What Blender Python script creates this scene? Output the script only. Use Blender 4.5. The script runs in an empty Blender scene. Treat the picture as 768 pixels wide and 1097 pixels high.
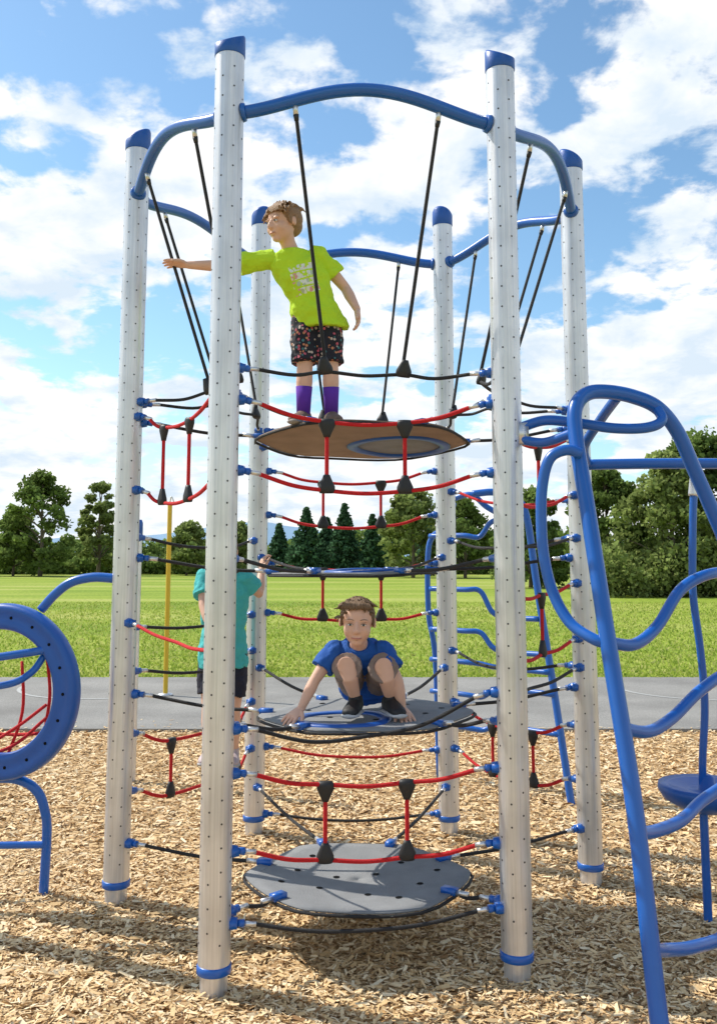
import bpy, math, random
import numpy as np
from mathutils import Vector, Matrix, noise
random.seed(7); rng=np.random.default_rng(7)
V=Vector
scene=bpy.context.scene
COL=scene.collection

# ------------------------------------------------------------------ mesh helpers
class MB:
    def __init__(s): s.v=[]; s.f=[]
    def add(s,vs,fs):
        o=len(s.v); s.v.extend([tuple(p) for p in vs]); s.f.extend([tuple(i+o for i in f) for f in fs])
    def obj(s,name,mat,parent=None,smooth=True):
        me=bpy.data.meshes.new(name); me.from_pydata(s.v,[],s.f); me.update()
        me.materials.append(mat)
        if smooth: me.polygons.foreach_set('use_smooth',[True]*len(me.polygons))
        ob=bpy.data.objects.new(name,me); COL.objects.link(ob)
        if parent: ob.parent=parent
        return ob
def empty(name,loc=(0,0,0)):
    e=bpy.data.objects.new(name,None); COL.objects.link(e); e.empty_display_size=.2
    return e
def cr(pts,k=8):
    pts=[V(p) for p in pts]
    if len(pts)<3: return pts
    P=[pts[0]*2-pts[1]]+pts+[pts[-1]*2-pts[-2]]
    out=[]
    for i in range(1,len(P)-2):
        p0,p1,p2,p3=P[i-1],P[i],P[i+1],P[i+2]
        for j in range(k):
            t=j/k
            out.append(.5*((2*p1)+(p2-p0)*t+(2*p0-5*p1+4*p2-p3)*t*t+(3*p1-p0-3*p2+p3)*t**3))
    out.append(pts[-1]); return out
def tube(mb,pts,r,n=10):
    pts=[V(p) for p in pts]
    if len(pts)==2 and not isinstance(r,(list,tuple)):   # support loops keep the shading straight
        a,b=pts; L=(b-a).length
        if L>.1: e=.01/L; pts=[a,a+(b-a)*e,b+(a-b)*e,b]
    m=len(pts)
    rr=r if isinstance(r,(list,tuple)) else [r]*m
    tan=[]
    for i in range(m):
        a=pts[max(0,i-1)]; b=pts[min(m-1,i+1)]; d=b-a
        tan.append(d.normalized() if d.length>1e-9 else V((0,0,1)))
    ref=V((0,0,1)) if abs(tan[0].z)<.9 else V((1,0,0))
    u=tan[0].cross(ref).normalized(); vs=[];fs=[]
    for i in range(m):
        u=(u-tan[i]*u.dot(tan[i])).normalized(); w=tan[i].cross(u)
        for k in range(n):
            a=2*math.pi*k/n; vs.append(pts[i]+(u*math.cos(a)+w*math.sin(a))*rr[i])
    for i in range(m-1):
        for k in range(n):
            k2=(k+1)%n; fs.append((i*n+k,i*n+k2,(i+1)*n+k2,(i+1)*n+k))
    fs.append(tuple(range(n-1,-1,-1))); fs.append(tuple((m-1)*n+k for k in range(n)))
    mb.add(vs,fs)
def loft(mb,rings,n=22):
    vs=[];fs=[];m=len(rings)
    for c,a,b in rings:
        c=V(c)
        for k in range(n):
            t=2*math.pi*k/n; vs.append(c+V(a)*math.cos(t)+V(b)*math.sin(t))
    for i in range(m-1):
        for k in range(n):
            k2=(k+1)%n; fs.append((i*n+k,i*n+k2,(i+1)*n+k2,(i+1)*n+k))
    fs.append(tuple(range(n-1,-1,-1))); fs.append(tuple((m-1)*n+k for k in range(n)))
    mb.add(vs,fs)
def ell(mb,c,r,M=None,nu=16,nv=10):
    M=M or Matrix.Identity(4); c=V(c); vs=[M@(c+V((0,0,r[2])))];fs=[]
    for j in range(1,nv):
        ph=math.pi*j/nv
        for i in range(nu):
            th=2*math.pi*i/nu
            vs.append(M@(c+V((r[0]*math.sin(ph)*math.cos(th),r[1]*math.sin(ph)*math.sin(th),r[2]*math.cos(ph)))))
    vs.append(M@(c-V((0,0,r[2])))); L=len(vs)-1
    for i in range(nu):
        i2=(i+1)%nu; fs.append((0,1+i,1+i2)); fs.append((L,L-nu+i2,L-nu+i))
    for j in range(nv-2):
        for i in range(nu):
            i2=(i+1)%nu; a=1+j*nu; fs.append((a+i,a+nu+i,a+nu+i2,a+i2))
    mb.add(vs,fs)
def box(mb,c,s,R=None):
    R=R or Matrix.Identity(3); c=V(c); vs=[]
    for x in(-1,1):
        for y in(-1,1):
            for z in(-1,1): vs.append(c+R@V((x*s[0]/2,y*s[1]/2,z*s[2]/2)))
    mb.add(vs,[(0,1,3,2),(4,6,7,5),(0,4,5,1),(2,3,7,6),(0,2,6,4),(1,5,7,3)])
def lathe(mb,prof,c,n=32):
    c=V(c);vs=[];fs=[];m=len(prof)
    for r,z in prof:
        for k in range(n):
            a=2*math.pi*k/n; vs.append(c+V((r*math.cos(a),r*math.sin(a),z)))
    for i in range(m-1):
        for k in range(n):
            k2=(k+1)%n; fs.append((i*n+k,i*n+k2,(i+1)*n+k2,(i+1)*n+k))
    fs.append(tuple(range(n-1,-1,-1))); fs.append(tuple((m-1)*n+k for k in range(n)))
    mb.add(vs,fs)

# ------------------------------------------------------------------ materials
def mat(name,color=(.5,.5,.5),rough=.5,metal=0,coat=0,noise_amt=0,noise_scale=20,bump=0,bump_scale=60,spec=.5):
    m=bpy.data.materials.new(name); m.use_nodes=True; nt=m.node_tree; b=nt.nodes['Principled BSDF']
    b.inputs['Base Color'].default_value=(*color,1); b.inputs['Roughness'].default_value=rough
    b.inputs['Metallic'].default_value=metal; b.inputs['Coat Weight'].default_value=coat
    b.inputs['Specular IOR Level'].default_value=spec
    tc=nt.nodes.new('ShaderNodeTexCoord')
    if noise_amt:
        n=nt.nodes.new('ShaderNodeTexNoise'); n.inputs['Scale'].default_value=noise_scale; n.inputs['Detail'].default_value=4
        nt.links.new(tc.outputs['Object'],n.inputs['Vector'])
        mx=nt.nodes.new('ShaderNodeMix'); mx.data_type='RGBA'
        mx.inputs[6].default_value=(*[c*(1-noise_amt) for c in color],1); mx.inputs[7].default_value=(*[min(1,c*(1+noise_amt)) for c in color],1)
        nt.links.new(n.outputs['Fac'],mx.inputs[0]); nt.links.new(mx.outputs[2],b.inputs['Base Color'])
    if bump:
        n2=nt.nodes.new('ShaderNodeTexNoise'); n2.inputs['Scale'].default_value=bump_scale; n2.inputs['Detail'].default_value=2
        nt.links.new(tc.outputs['Object'],n2.inputs['Vector'])
        bp=nt.nodes.new('ShaderNodeBump'); bp.inputs['Strength'].default_value=bump; bp.inputs['Distance'].default_value=.01
        nt.links.new(n2.outputs['Fac'],bp.inputs['Height']); nt.links.new(bp.outputs['Normal'],b.inputs['Normal'])
    return m
def N(nt,t,**kw):
    n=nt.nodes.new(t)
    for k,v in kw.items(): setattr(n,k,v)
    return n
def ramp(nt,fac,stops,interp='LINEAR'):
    r=nt.nodes.new('ShaderNodeValToRGB'); r.color_ramp.interpolation=interp
    els=r.color_ramp.elements
    while len(els)>1: els.remove(els[-1])
    els[0].position=stops[0][0]; els[0].color=(*stops[0][1],1)
    for p,c in stops[1:]:
        e=els.new(p); e.color=(*c,1)
    nt.links.new(fac,r.inputs[0]); return r

def post_metal():
    m=bpy.data.materials.new('galvanised_aluminium'); m.use_nodes=True; nt=m.node_tree; b=nt.nodes['Principled BSDF']
    tc=N(nt,'ShaderNodeTexCoord'); mp=N(nt,'ShaderNodeMapping'); mp.inputs['Scale'].default_value=(60,60,1.5)
    nt.links.new(tc.outputs['Object'],mp.inputs[0])
    n=N(nt,'ShaderNodeTexNoise'); n.inputs['Scale'].default_value=2; n.inputs['Detail'].default_value=4; nt.links.new(mp.outputs[0],n.inputs['Vector'])
    n2=N(nt,'ShaderNodeTexNoise'); n2.inputs['Scale'].default_value=5; n2.inputs['Detail'].default_value=5; nt.links.new(tc.outputs['Object'],n2.inputs['Vector'])
    r=ramp(nt,n.outputs['Fac'],[(.3,(.64,.645,.66)),(.7,(.80,.80,.81))]); 
    mx=N(nt,'ShaderNodeMix',data_type='RGBA',blend_type='MULTIPLY'); mx.inputs[0].default_value=.45
    r2=ramp(nt,n2.outputs['Fac'],[(.35,(.7,.7,.7)),(.6,(1,1,1))]); nt.links.new(r.outputs[0],mx.inputs[6]); nt.links.new(r2.outputs[0],mx.inputs[7])
    nt.links.new(mx.outputs[2],b.inputs['Base Color'])
    b.inputs['Metallic'].default_value=.7
    rr=N(nt,'ShaderNodeMapRange'); rr.inputs[3].default_value=.30; rr.inputs[4].default_value=.46; nt.links.new(n.outputs['Fac'],rr.inputs[0]); nt.links.new(rr.outputs[0],b.inputs['Roughness'])
    return m
M_metal=post_metal()
M_blue=mat('blue_paint',(.004,.105,.45),.33,0,.25,.12,8)
M_bluep=mat('blue_plastic',(.005,.085,.38),.42,0,.1,.12,12,.08,60)
M_red=mat('red_rope',(.68,.01,.015),.75,0,0,.3,220,.8,350)
M_blk=mat('black_rope',(.022,.022,.024),.7,0,0,.4,220,.8,350)
M_rub=mat('black_rubber',(.016,.016,.017),.55,0,0,.2,30)
M_sil=mat('steel_ferrule',(.7,.7,.7),.35,.8)
M_dark=mat('bolt_hole',(.05,.05,.055),.6)
M_hole=mat('drain_hole',(.008,.008,.008),.9,spec=.1)
M_mat=mat('rubber_mat',(.23,.235,.24),.85,0,0,.25,9,.4,160)
M_matb=mat('brown_belting_mat',(.30,.205,.14),.85,0,0,.35,7,.4,160)
M_yel=mat('yellow_paint',(.65,.42,.02),.4)

# ------------------------------------------------------------------ climbing tower
tower=empty('climbing_tower')
P={1:V((-.564,3.898,0)),2:V((.639,4.02,0)),3:V((-1.192,4.86,0)),4:V((1.206,5.124,0)),5:V((-.643,6.03,0)),6:V((.557,6.03,0))}
CEN=V((0,4.98,0)); RP=.0635
posts=MB(); caps=MB(); rings=MB(); dots=MB(); sleeves=MB()
for k,p in P.items():
    lathe(sleeves,[(.054,-.05),(.054,-.045),(.054,.09),(.054,.095)],p,36)
    lathe(posts,[(.0635,.086),(.0635,.09),(.0635,1.0),(.0635,2.0),(.0635,3.0),(.0635,3.87),(.0635,3.875)],p,36)
    lathe(rings,[(.0637,.08),(.068,.083),(.068,.112),(.0637,.115)],p,36)
    d=(CEN-p).normalized(); n=36; vs=[];fs=[]
    for j,(r,z0,sl) in enumerate([(.0645,3.868,0),(.067,3.872,0),(.067,3.945,.03),(.062,3.955,.034)]):
        for i in range(n):
            a=2*math.pi*i/n; q=V((math.cos(a),math.sin(a),0)); vs.append(p+q*r+V((0,0,z0+sl*q.dot(d))))
    for j in range(3):
        for i in range(n):
            i2=(i+1)%n; fs.append((j*n+i,j*n+i2,(j+1)*n+i2,(j+1)*n+i))
    fs.append(tuple(3*n+i for i in range(n))); caps.add(vs,fs)
    for col in range(8):
        a=math.radians(22.5+45*col+4); q=V((math.cos(a),math.sin(a),0)); t=V((-math.sin(a),math.cos(a),0))
        z=.2+ (.045 if col%2 else 0)
        while z<3.84:
            c=p+q*(RP+.0007)+V((0,0,z)); 
            vs=[c+t*.0043*math.cos(b)+V((0,0,1))*.0043*math.sin(b) for b in [i*math.pi/4 for i in range(8)]]
            dots.add(vs,[tuple(range(8))]); z+=.09
posts.obj('posts',M_metal,tower); sleeves.obj('post_sleeves',M_metal,tower); caps.obj('post_caps',M_bluep,tower); rings.obj('base_rings',M_blue,tower); dots.obj('bolt_holes',M_dark,tower,False)

order=[1,2,4,6,5,3]
edges=[(order[i],order[(i+1)%6]) for i in range(6)]
pipes=MB(); bropes=MB(); rropes=MB(); cones=MB(); clampb=MB(); ferr=MB()
def lerp(a,b,t): return a+(b-a)*t
def clamp(pk,z,toward):
    p=P[pk]+V((0,0,z)); d=(V(toward)-p); d.normalize(); h=V((d.x,d.y,0)).normalized()
    s=p+h*(RP-.004)
    tube(clampb,[s,s+h*.028],[.026,.021],10)
    tube(clampb,[s+h*.028,s+h*.028+d*.028],[.013,.016],10)
    tube(ferr,[s+h*.028+d*.025,s+h*.028+d*.075],.0105,8)
    box(clampb,p+h*RP,(.05,.05,.03),Matrix.Rotation(math.atan2(h.y,h.x),3,'Z'))
    return s+h*.028+d*.06
def cone(at,up,side):
    up=V(up).normalized(); side=(V(side)-up*V(side).dot(up)).normalized(); w=up.cross(side)
    at=V(at)
    loft(cones,[(at-up*.012,side*.030,w*.017),(at,side*.037,w*.021),(at+up*.018,side*.036,w*.02),(at+up*.055,side*.019,w*.014),(at+up*.068,side*.014,w*.012)],14)
def pipept(a,b,t):
    q=lerp(P[a],P[b],t); out=(q-CEN).normalized()
    return q+out*(.07*math.sin(math.pi*t))+V((0,0,3.61+.105*math.sin(math.pi*t)**2))
for a,b in edges:
    tube(pipes,[pipept(a,b,t) for t in np.linspace(0.045,.955,30)],.029,14)
    for t in((.05,.066),(.95,.934)):
        tube(pipes,[pipept(a,b,t[0]),pipept(a,b,t[1])],[.043,.038],16)
for a,b in edges:
    pts=[]
    za=2.49
    for t in(.25,.75):
        top=pipept(a,b,t)-V((0,0,.03)); q=lerp(P[a],P[b],lerp(t,.5,.2)); inn=(CEN-q); inn.z=0; inn.normalize()
        bot=q+inn*.27+V((0,0,2.53+random.uniform(-.015,.015)))
        tube(bropes,[top,bot+V((0,0,.05))],.0085,8)
        tube(ferr,[top+V((0,0,.012)),lerp(top,bot,.03)],.012,8)
        tube(cones,[lerp(top,bot,.028),lerp(top,bot,.05)],[.013,.010],8)
        cone(bot,(top-bot),(P[b]-P[a])); pts.append(bot-V((0,0,.0)))
    s2=clamp(a,za,pts[0]); e2=clamp(b,za,pts[1])
    tube(bropes,cr([s2,lerp(s2,pts[0],.55)-V((0,0,.02)),pts[0],lerp(pts[0],pts[1],.5)-V((0,0,.012)),pts[1],lerp(e2,pts[1],.55)-V((0,0,.02)),e2],6),.0085,8)
def net(a,b,z1,z2,inn=.12,dip=.075,ts=(.34,.66)):
    res=[]
    for z in(z1,z2):
        mids=[]
        for t in ts:
            q=lerp(P[a],P[b],t); iv=(CEN-q).normalized(); mids.append(q+iv*inn+V((0,0,z-dip)))
        s=clamp(a,z,mids[0]); e=clamp(b,z,mids[1])
        tube(rropes,cr([s,lerp(s,mids[0],.5)-V((0,0,.014)),mids[0],lerp(mids[0],mids[1],.5)-V((0,0,.012)),mids[1],lerp(e,mids[1],.5)-V((0,0,.014)),e],7),.0092,8)
        res.append(mids)
    for i in range(2):
        u=res[0][i]; l=res[1][i]; d=(P[b]-P[a])
        cone(u,(l-u),d); cone(l,(u-l),d); tube(rropes,[lerp(u,l,.1),lerp(u,l,.9)],.009,8)
net(1,2,2.35,2.05); net(1,2,.825,.525)
net(3,1,2.41,2.03,.10,.07,(.18,.48))
net(5,6,2.235,1.955,.05); net(5,6,1.65,1.34,.05,.04); 
net(2,4,2.32,2.02,.1); net(2,4,1.55,1.26,.1,.05)
net(3,5,.80,.52,.05,.08,(.27,.8)); net(4,6,.80,.52,.05,.08,(.3,.6))
def rope(mb,a,za,b,zb,dip=.03,inn=.05,r=.0085):
    m=lerp(P[a],P[b],.5); iv=(CEN-m).normalized(); m=m+iv*inn+V((0,0,(za+zb)/2-dip))
    s=clamp(a,za,m); e=clamp(b,zb,m); tube(mb,cr([s,lerp(s,m,.5)+V((0,0,-dip*.3)),m,lerp(e,m,.5)+V((0,0,-dip*.3)),e],6),r,8)
rope(bropes,1,.26,2,.28,.05,-.02); rope(bropes,1,1.0,2,1.13,.12,.1)
rope(bropes,3,1.33,5,1.33,.03); rope(rropes,3,1.36,1,1.30,.03); rope(rropes,4,2.0,6,2.1,.05); rope(bropes,5,.12,6,.12,.03)
rope(rropes,5,.52,6,.50,.05,.02)
def platform(name,c,z,r,m,hole=None,small=False,dish=.0,tilt=0,rim=None,zp=.07,tilty=0,inset=None):
    c=V((c[0],c[1],0)); mb=MB(); n=72; nr=8; vs=[];fs=[]
    hc=V((hole[0],hole[1],0)) if hole else V((0,0,0)); hr=hole[2] if hole else .0001
    def outer(a):
        k=1-.07*abs(math.sin(3*(a-math.radians(4))))**1.0
        return V((math.cos(a)*r*k*1.02,math.sin(a)*r*k*.98,0))
    def zz(q): return z+dish*(q.length/r)**2+tilt*q.x+tilty*q.y+.004*math.sin(q.x*9+q.y*7)
    for s in(0,1):
        for j in range(nr+1):
            t=j/nr
            for i in range(n):
                a=2*math.pi*i/n; inner=hc+V((math.cos(a)*hr,math.sin(a)*hr,0)); q=lerp(inner,outer(a),t)
                e=.003 if j==nr else 0
                vs.append(c+q+V((0,0,zz(q)-(.014-e if s else e))))
    L=(nr+1)*n
    for j in range(nr):
        for i in range(n):
            i2=(i+1)%n; a0=j*n
            fs.append((a0+i,a0+n+i,a0+n+i2,a0+i2)); fs.append((L+a0+i,L+a0+i2,L+a0+n+i2,L+a0+n+i))
    for i in range(n):
        i2=(i+1)%n; o=nr*n; fs.append((o+i,L+o+i,L+o+i2,o+i2)); fs.append((i,i2,L+i2,L+i))
    mb.add(vs,fs); mb.obj(name,m,tower)
    if hole: rim=hole
    def ringpart(rim,pr,nm,mt):
        rm=MB(); k=48; vs=[];fs=[];m_=len(pr)
        for rr,zv in pr:
            for i in range(k):
                a=2*math.pi*i/k; q=V((rim[0]+rr*math.cos(a),rim[1]+rr*math.sin(a),0)); vs.append(c+q+V((0,0,zz(q)+zv)))
        for j in range(m_):
            for i in range(k):
                i2=(i+1)%k;j2=(j+1)%m_; fs.append((j*k+i,j*k+i2,j2*k+i2,j2*k+i))
        rm.add(vs,fs); rm.obj(nm,mt,tower)
    if rim:
        R=rim[2]; ringpart(rim,[(R-.022,-.022),(R-.022,.004),(R-.012,.010),(R+.026,.010),(R+.034,.001),(R+.034,-.020),(R+.02,-.026)],name+'_rim',M_bluep)
    if inset:
        R=rim[2]-.02; ringpart(rim,[(.001,-.004),(R,-.004),(R,-.012),(.001,-.012)],name+'_inset',inset)
    if small:
        hb=MB()
        for (x,y) in [(-.28,.1),(-.17,-.12),(-.05,.22),(.04,-.2),(.08,.05),(.2,.2),(.27,-.1),(-.34,-.08),(-.1,.03),(.36,.08),(.17,-.26),(-.22,.28)]:
            q=V((x*r*2.0,y*r*2.0,0)); vs=[]
            for b in [i*math.pi/8 for i in range(16)]:
                q2=q+V((.015*math.cos(b),.015*math.sin(b),0)); vs.append(c+q2+V((0,0,zz(q2)+.002)))
            hb.add(vs,[tuple(range(16))])
        hb.obj(name+'_drain_holes',M_hole,tower,False)
    for k in order:
        p=P[k]; d=(p-c); d.z=0; a=math.atan2(d.y,d.x); q=outer(a); ed=c+q*.97+V((0,0,zz(q)))
        st=clamp(k,z+zp,ed)
        dd=(st-ed).normalized()
        tube(bropes,cr([st,lerp(st,ed,.5)-V((0,0,.015)),ed+dd*.04],5),.0088,8)
        tube(ferr,[ed+dd*.03,ed+dd*.09],.011,8)
        box(clampb,ed+V((0,0,.004)),(.065,.04,.026),Matrix.Rotation(a,3,'Z'))
    el=[]
    for i in range(37):
        a=2*math.pi*i/36; q=outer(a)*1.02; el.append(c+q+V((0,0,zz(q)-.018)))
    tube(bropes,el,.007,6)
platform('lower_mat',(0.0,4.44),.25,.50,M_mat,None,True,.03,0,zp=.04)
platform('second_mat',(.04,4.74),.935,.52,M_mat,None,True,0,.02,rim=(-.12,-.2,.2))
platform('third_mat',(-.03,5.0),1.615,.43,M_mat,None,True,0,.02,rim=(.08,0,.2))
platform('upper_mat',(.02,5.02),2.315,.56,M_matb,(.20,.12,.25),False,.0,.0,tilty=-.07,inset=M_mat)
for z in(.95,1.63):
    for a,b in((2,4),(4,6),(5,3)): rope(bropes,a,z+.16,b,z+.16,.05,.12)
pipes.obj('top_wavy_pipes',M_blue,tower); bropes.obj('black_ropes',M_blk,tower); rropes.obj('red_ropes',M_red,tower)
cones.obj('rope_connectors',M_rub,tower); clampb.obj('rope_clamps',M_blue,tower); ferr.obj('rope_ferrules',M_sil,tower)

sp=empty('short_post'); mb=MB(); lathe(mb,[(.04,-.05),(.04,-.045),(.04,1.855),(.04,1.86)],(-1.72,7.35,0),24); mb.obj('pole',M_metal,sp)
mb=MB(); lathe(mb,[(.043,1.84),(.043,1.95),(.034,1.975)],(-1.72,7.35,0),24); mb.obj('cap',M_bluep,sp)
yp=empty('yellow_tetherball_pole'); mb=MB(); tube(mb,[(-2.32,11.6,0),(-2.32,11.6,2.35)],.028,14); mb.obj('pole',M_yel,yp)
mb=MB(); lathe(mb,[(.09,.031),(.085,.05),(.04,.06)],(-2.32,11.6,0),20); mb.obj('base_plate',M_sil,yp)
mb=MB(); tube(mb,cr([(-2.32,11.6,2.36),(-2.30,11.58,2.42),(-2.27,11.58,2.36)],5),.008,6); mb.obj('eye_hook',M_sil,yp)

# ------------------------------------------------------------------ ladder climber (right)
lad=empty('arched_ladder_climber'); mb=MB()
A=[(.985,3.10,-.3),(.98,3.17,0),(.971,3.25,.21),(.96,3.4,.811),(.925,3.55,1.37),(.90,3.70,1.87),(.885,3.80,2.17),(.895,3.84,2.30),(.95,3.87,2.365),(1.04,3.9,2.38),(1.16,3.93,2.365),(1.27,3.95,2.32),(1.36,3.98,2.22),(1.44,4.02,2.06),(1.55,4.06,1.82),(1.74,4.12,1.37),(1.94,4.18,.85),(2.22,4.26,.0)]
tube(mb,cr(A,8),.031,16)
def rg(pts,r=.023): tube(mb,cr(pts,8),r,12)
rg([(.925,3.56,1.375),(1.05,3.65,1.36),(1.17,3.75,1.42),(1.30,3.84,1.56),(1.45,3.93,1.62),(1.62,4.08,1.62)])
rg([(.945,3.47,1.08),(1.07,3.58,1.05),(1.2,3.7,1.08),(1.36,3.82,1.17),(1.55,3.98,1.22),(1.80,4.14,1.2)])
rg([(.955,3.38,.745),(1.06,3.5,.72),(1.2,3.64,.72),(1.35,3.8,.76),(1.6,4.0,.80),(1.96,4.18,.8)])
rg([(.967,3.29,.40),(1.06,3.42,.35),(1.2,3.55,.31),(1.4,3.75,.28),(1.7,4.0,.34),(2.08,4.22,.38)])
rg([(.89,3.74,2.10),(.83,3.74,2.115),(.765,3.75,2.08),(.735,3.76,1.97),(.728,3.76,1.82),(.735,3.75,1.68),(.76,3.72,1.55),(.81,3.66,1.44),(.88,3.58,1.385),(.925,3.56,1.375)],.022)
rg([(.69,4.0,2.24),(.80,3.98,2.27),(.93,3.93,2.25),(1.07,3.9,2.225),(1.20,3.88,2.225),(1.27,3.9,2.26),(1.26,3.95,2.33)],.022)
rg([(.69,4.0,2.19),(.78,3.94,2.17),(.86,3.84,2.19),(.885,3.80,2.2)],.02)
rg([(1.10,4.5,2.13),(1.4,4.5,2.135),(1.75,4.5,2.135),(2.3,4.5,2.13)],.026)
rg([(1.10,4.5,2.13),(1.05,4.35,2.2),(1.08,4.15,2.3),(1.10,3.93,2.37)],.022)
rg([(1.62,4.5,2.12),(1.60,4.5,1.95),(1.585,4.5,1.7),(1.58,4.5,1.5),(1.61,4.52,1.25),(1.63,4.55,1.0),(1.62,4.58,.75),(1.62,4.6,.6)],.018)
mb.obj('rails_and_rungs',M_blue,lad)
mb=MB(); tube(mb,[(1.62,4.5,2.12),(1.6,4.5,1.98)],.024,12); tube(mb,[(2.3,4.5,2.13),(2.3,4.5,-.1)],.05,20)
box(mb,(.70,4.01,2.215),(.05,.07,.09)); mb.obj('fittings',M_sil,lad)
mb=MB(); tube(mb,[(1.62,4.6,.56),(1.62,4.6,-.1)],.02,12); mb.obj('pod_stem',M_blue,lad)
mb=MB(); lathe(mb,[(.05,.50),(.12,.515),(.20,.56),(.222,.60),(.218,.625),(.17,.62),(.10,.60),(.04,.60),(.035,.66),(.02,.67)],(1.64,4.6,0),36); mb.obj('standing_pod',M_bluep,lad)
rc=empty('wavy_rung_climber'); mb=MB()
rg([(1.47,6.7,-.1),(1.46,6.71,.0),(1.38,6.85,.8),(1.30,6.95,1.5),(1.25,7.0,1.97),(1.18,7.04,2.12),(1.02,7.06,2.17),(.86,7.1,2.16)],.027)
rg([(.72,7.3,2.13),(.86,7.2,2.16),(.98,7.15,2.06),(1.1,7.1,2.0),(1.25,7.0,2.0)],.022)
rg([(.62,7.5,0),(.6,7.5,.9),(.55,7.5,1.25),(.55,7.5,1.7),(.59,7.5,1.85),(.68,7.4,1.92),(.74,7.3,2.1)],.022)
for z,dz in((1.85,.12),(1.44,-.2),(1.13,-.14),(.9,-.03),(.42,.03),(.66,.06)):
    x1=1.25+(1.97-z)*.105
    rg([(.56,7.45,z),(.8,7.25,z),(.92,7.2,z-.01),(1.0,7.15,z+dz*.8),(1.1,7.1,z+dz),(x1,7.0-(1.97-z)*.14,z+dz)],.02)
mb.obj('rails_and_rungs',M_blue,rc)
lr=empty('ring_net_climber'); mb=MB()
C=V((-1.80,4.86,1.02)); rot=Matrix.Rotation(math.radians(-14),3,'Z')
pr=[(.305,-.02),(.315,-.038),(.335,-.045),(.35,-.037),(.39,-.037),(.405,-.045),(.425,-.038),(.435,-.02),(.435,.02),(.42,.04),(.32,.04),(.305,.02)]
k=80; vs=[];fs=[]
for r0,y0 in pr:
    for i in range(k):
        a=2*math.pi*i/k; vs.append(C+rot@V((r0*math.cos(a),y0,r0*math.sin(a))))
for j in range(len(pr)):
    j2=(j+1)%len(pr)
    for i in range(k):
        i2=(i+1)%k; fs.append((j*k+i,j*k+i2,j2*k+i2,j2*k+i))
mb.add(vs,fs); mb.obj('ring_panel',M_bluep,lr)
mb=MB()
for i in range(18):
    a=2*math.pi*i/18; ell(mb,C+rot@V((.37*math.cos(a),-.038,.37*math.sin(a))),(.008,.005,.008),None,10,6)
mb.obj('ring_bolts',M_hole,lr)
mb=MB()
rg([(-1.25,4.87,1.58),(-1.36,4.87,1.585),(-1.47,4.87,1.56),(-1.55,4.87,1.50),(-1.62,4.87,1.42)],.024)
rg([(-2.3,4.9,.57),(-1.85,4.9,.585),(-1.70,4.9,.575),(-1.61,4.9,.52),(-1.575,4.92,.42),(-1.57,4.95,.3),(-1.585,4.98,.0),(-1.585,4.98,-.1)],.024)
rg([(-2.3,4.92,.25),(-1.58,4.95,.25)],.018)
rg([(-1.50,4.80,1.24),(-1.66,4.74,1.215),(-1.9,4.7,1.19),(-2.2,4.7,1.2)],.02)
rg([(-1.57,4.80,1.20),(-1.62,4.76,1.12),(-1.72,4.7,1.07),(-2.0,4.7,1.05)],.018)
mb.obj('support_pipes',M_blue,lr)
mb=MB()
for q in([(-1.57,4.84,1.2),(-1.56,4.88,1.0),(-1.6,4.95,.82)],[(-1.57,4.86,.95),(-1.72,4.9,.84),(-1.95,5.0,.70)],[(-1.58,4.9,.88),(-1.75,4.9,.74),(-2.0,4.9,.66)],[(-1.75,5.0,1.15),(-1.72,4.95,.9),(-1.78,4.9,.66)],[(-1.62,4.92,.80),(-1.8,5,.78),(-2.1,5,.80)]):
    tube(mb,cr(q,6),.0085,8)
mb.obj('red_net',M_red,lr)
mb=MB(); lathe(mb,[(.0635,-.05),(.0635,-.045),(.0635,2.99),(.0635,3.0)],(-2.75,4.9,0),32); mb.obj('post',M_metal,lr)

# ------------------------------------------------------------------ people
def skinmat(name,c): return mat(name,c,.5,0,0,.08,25,.05,200,.4)
M_skin=skinmat('skin',(.70,.42,.30)); M_eyew=mat('eye_white',(.75,.73,.7),.25); M_iris=mat('iris',(.03,.04,.05),.2); M_lip=mat('lips',(.50,.19,.16),.5); M_brow=mat('brows',(.25,.15,.08),.8)
def remesh(ob,vox,smooth=2,disp=0,dscale=.1,it=1):
    r=ob.modifiers.new('union','REMESH'); r.mode='VOXEL'; r.voxel_size=vox; r.use_smooth_shade=True
    if smooth:
        s=ob.modifiers.new('smooth','SMOOTH'); s.factor=.5; s.iterations=smooth
    if disp:
        t=bpy.data.textures.new('wrinkle','CLOUDS'); t.noise_scale=dscale; t.noise_depth=2
        d=ob.modifiers.new('folds','DISPLACE'); d.texture=t; d.strength=disp; d.mid_level=.5; d.texture_coords='LOCAL'
def limb(mb,pts,rad,n=16):
    tube(mb,pts,rad,n)
    for p,r in((pts[0],rad[0]),(pts[-1],rad[-1])): ell(mb,p,(r,r,r),None,14,8)
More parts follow.
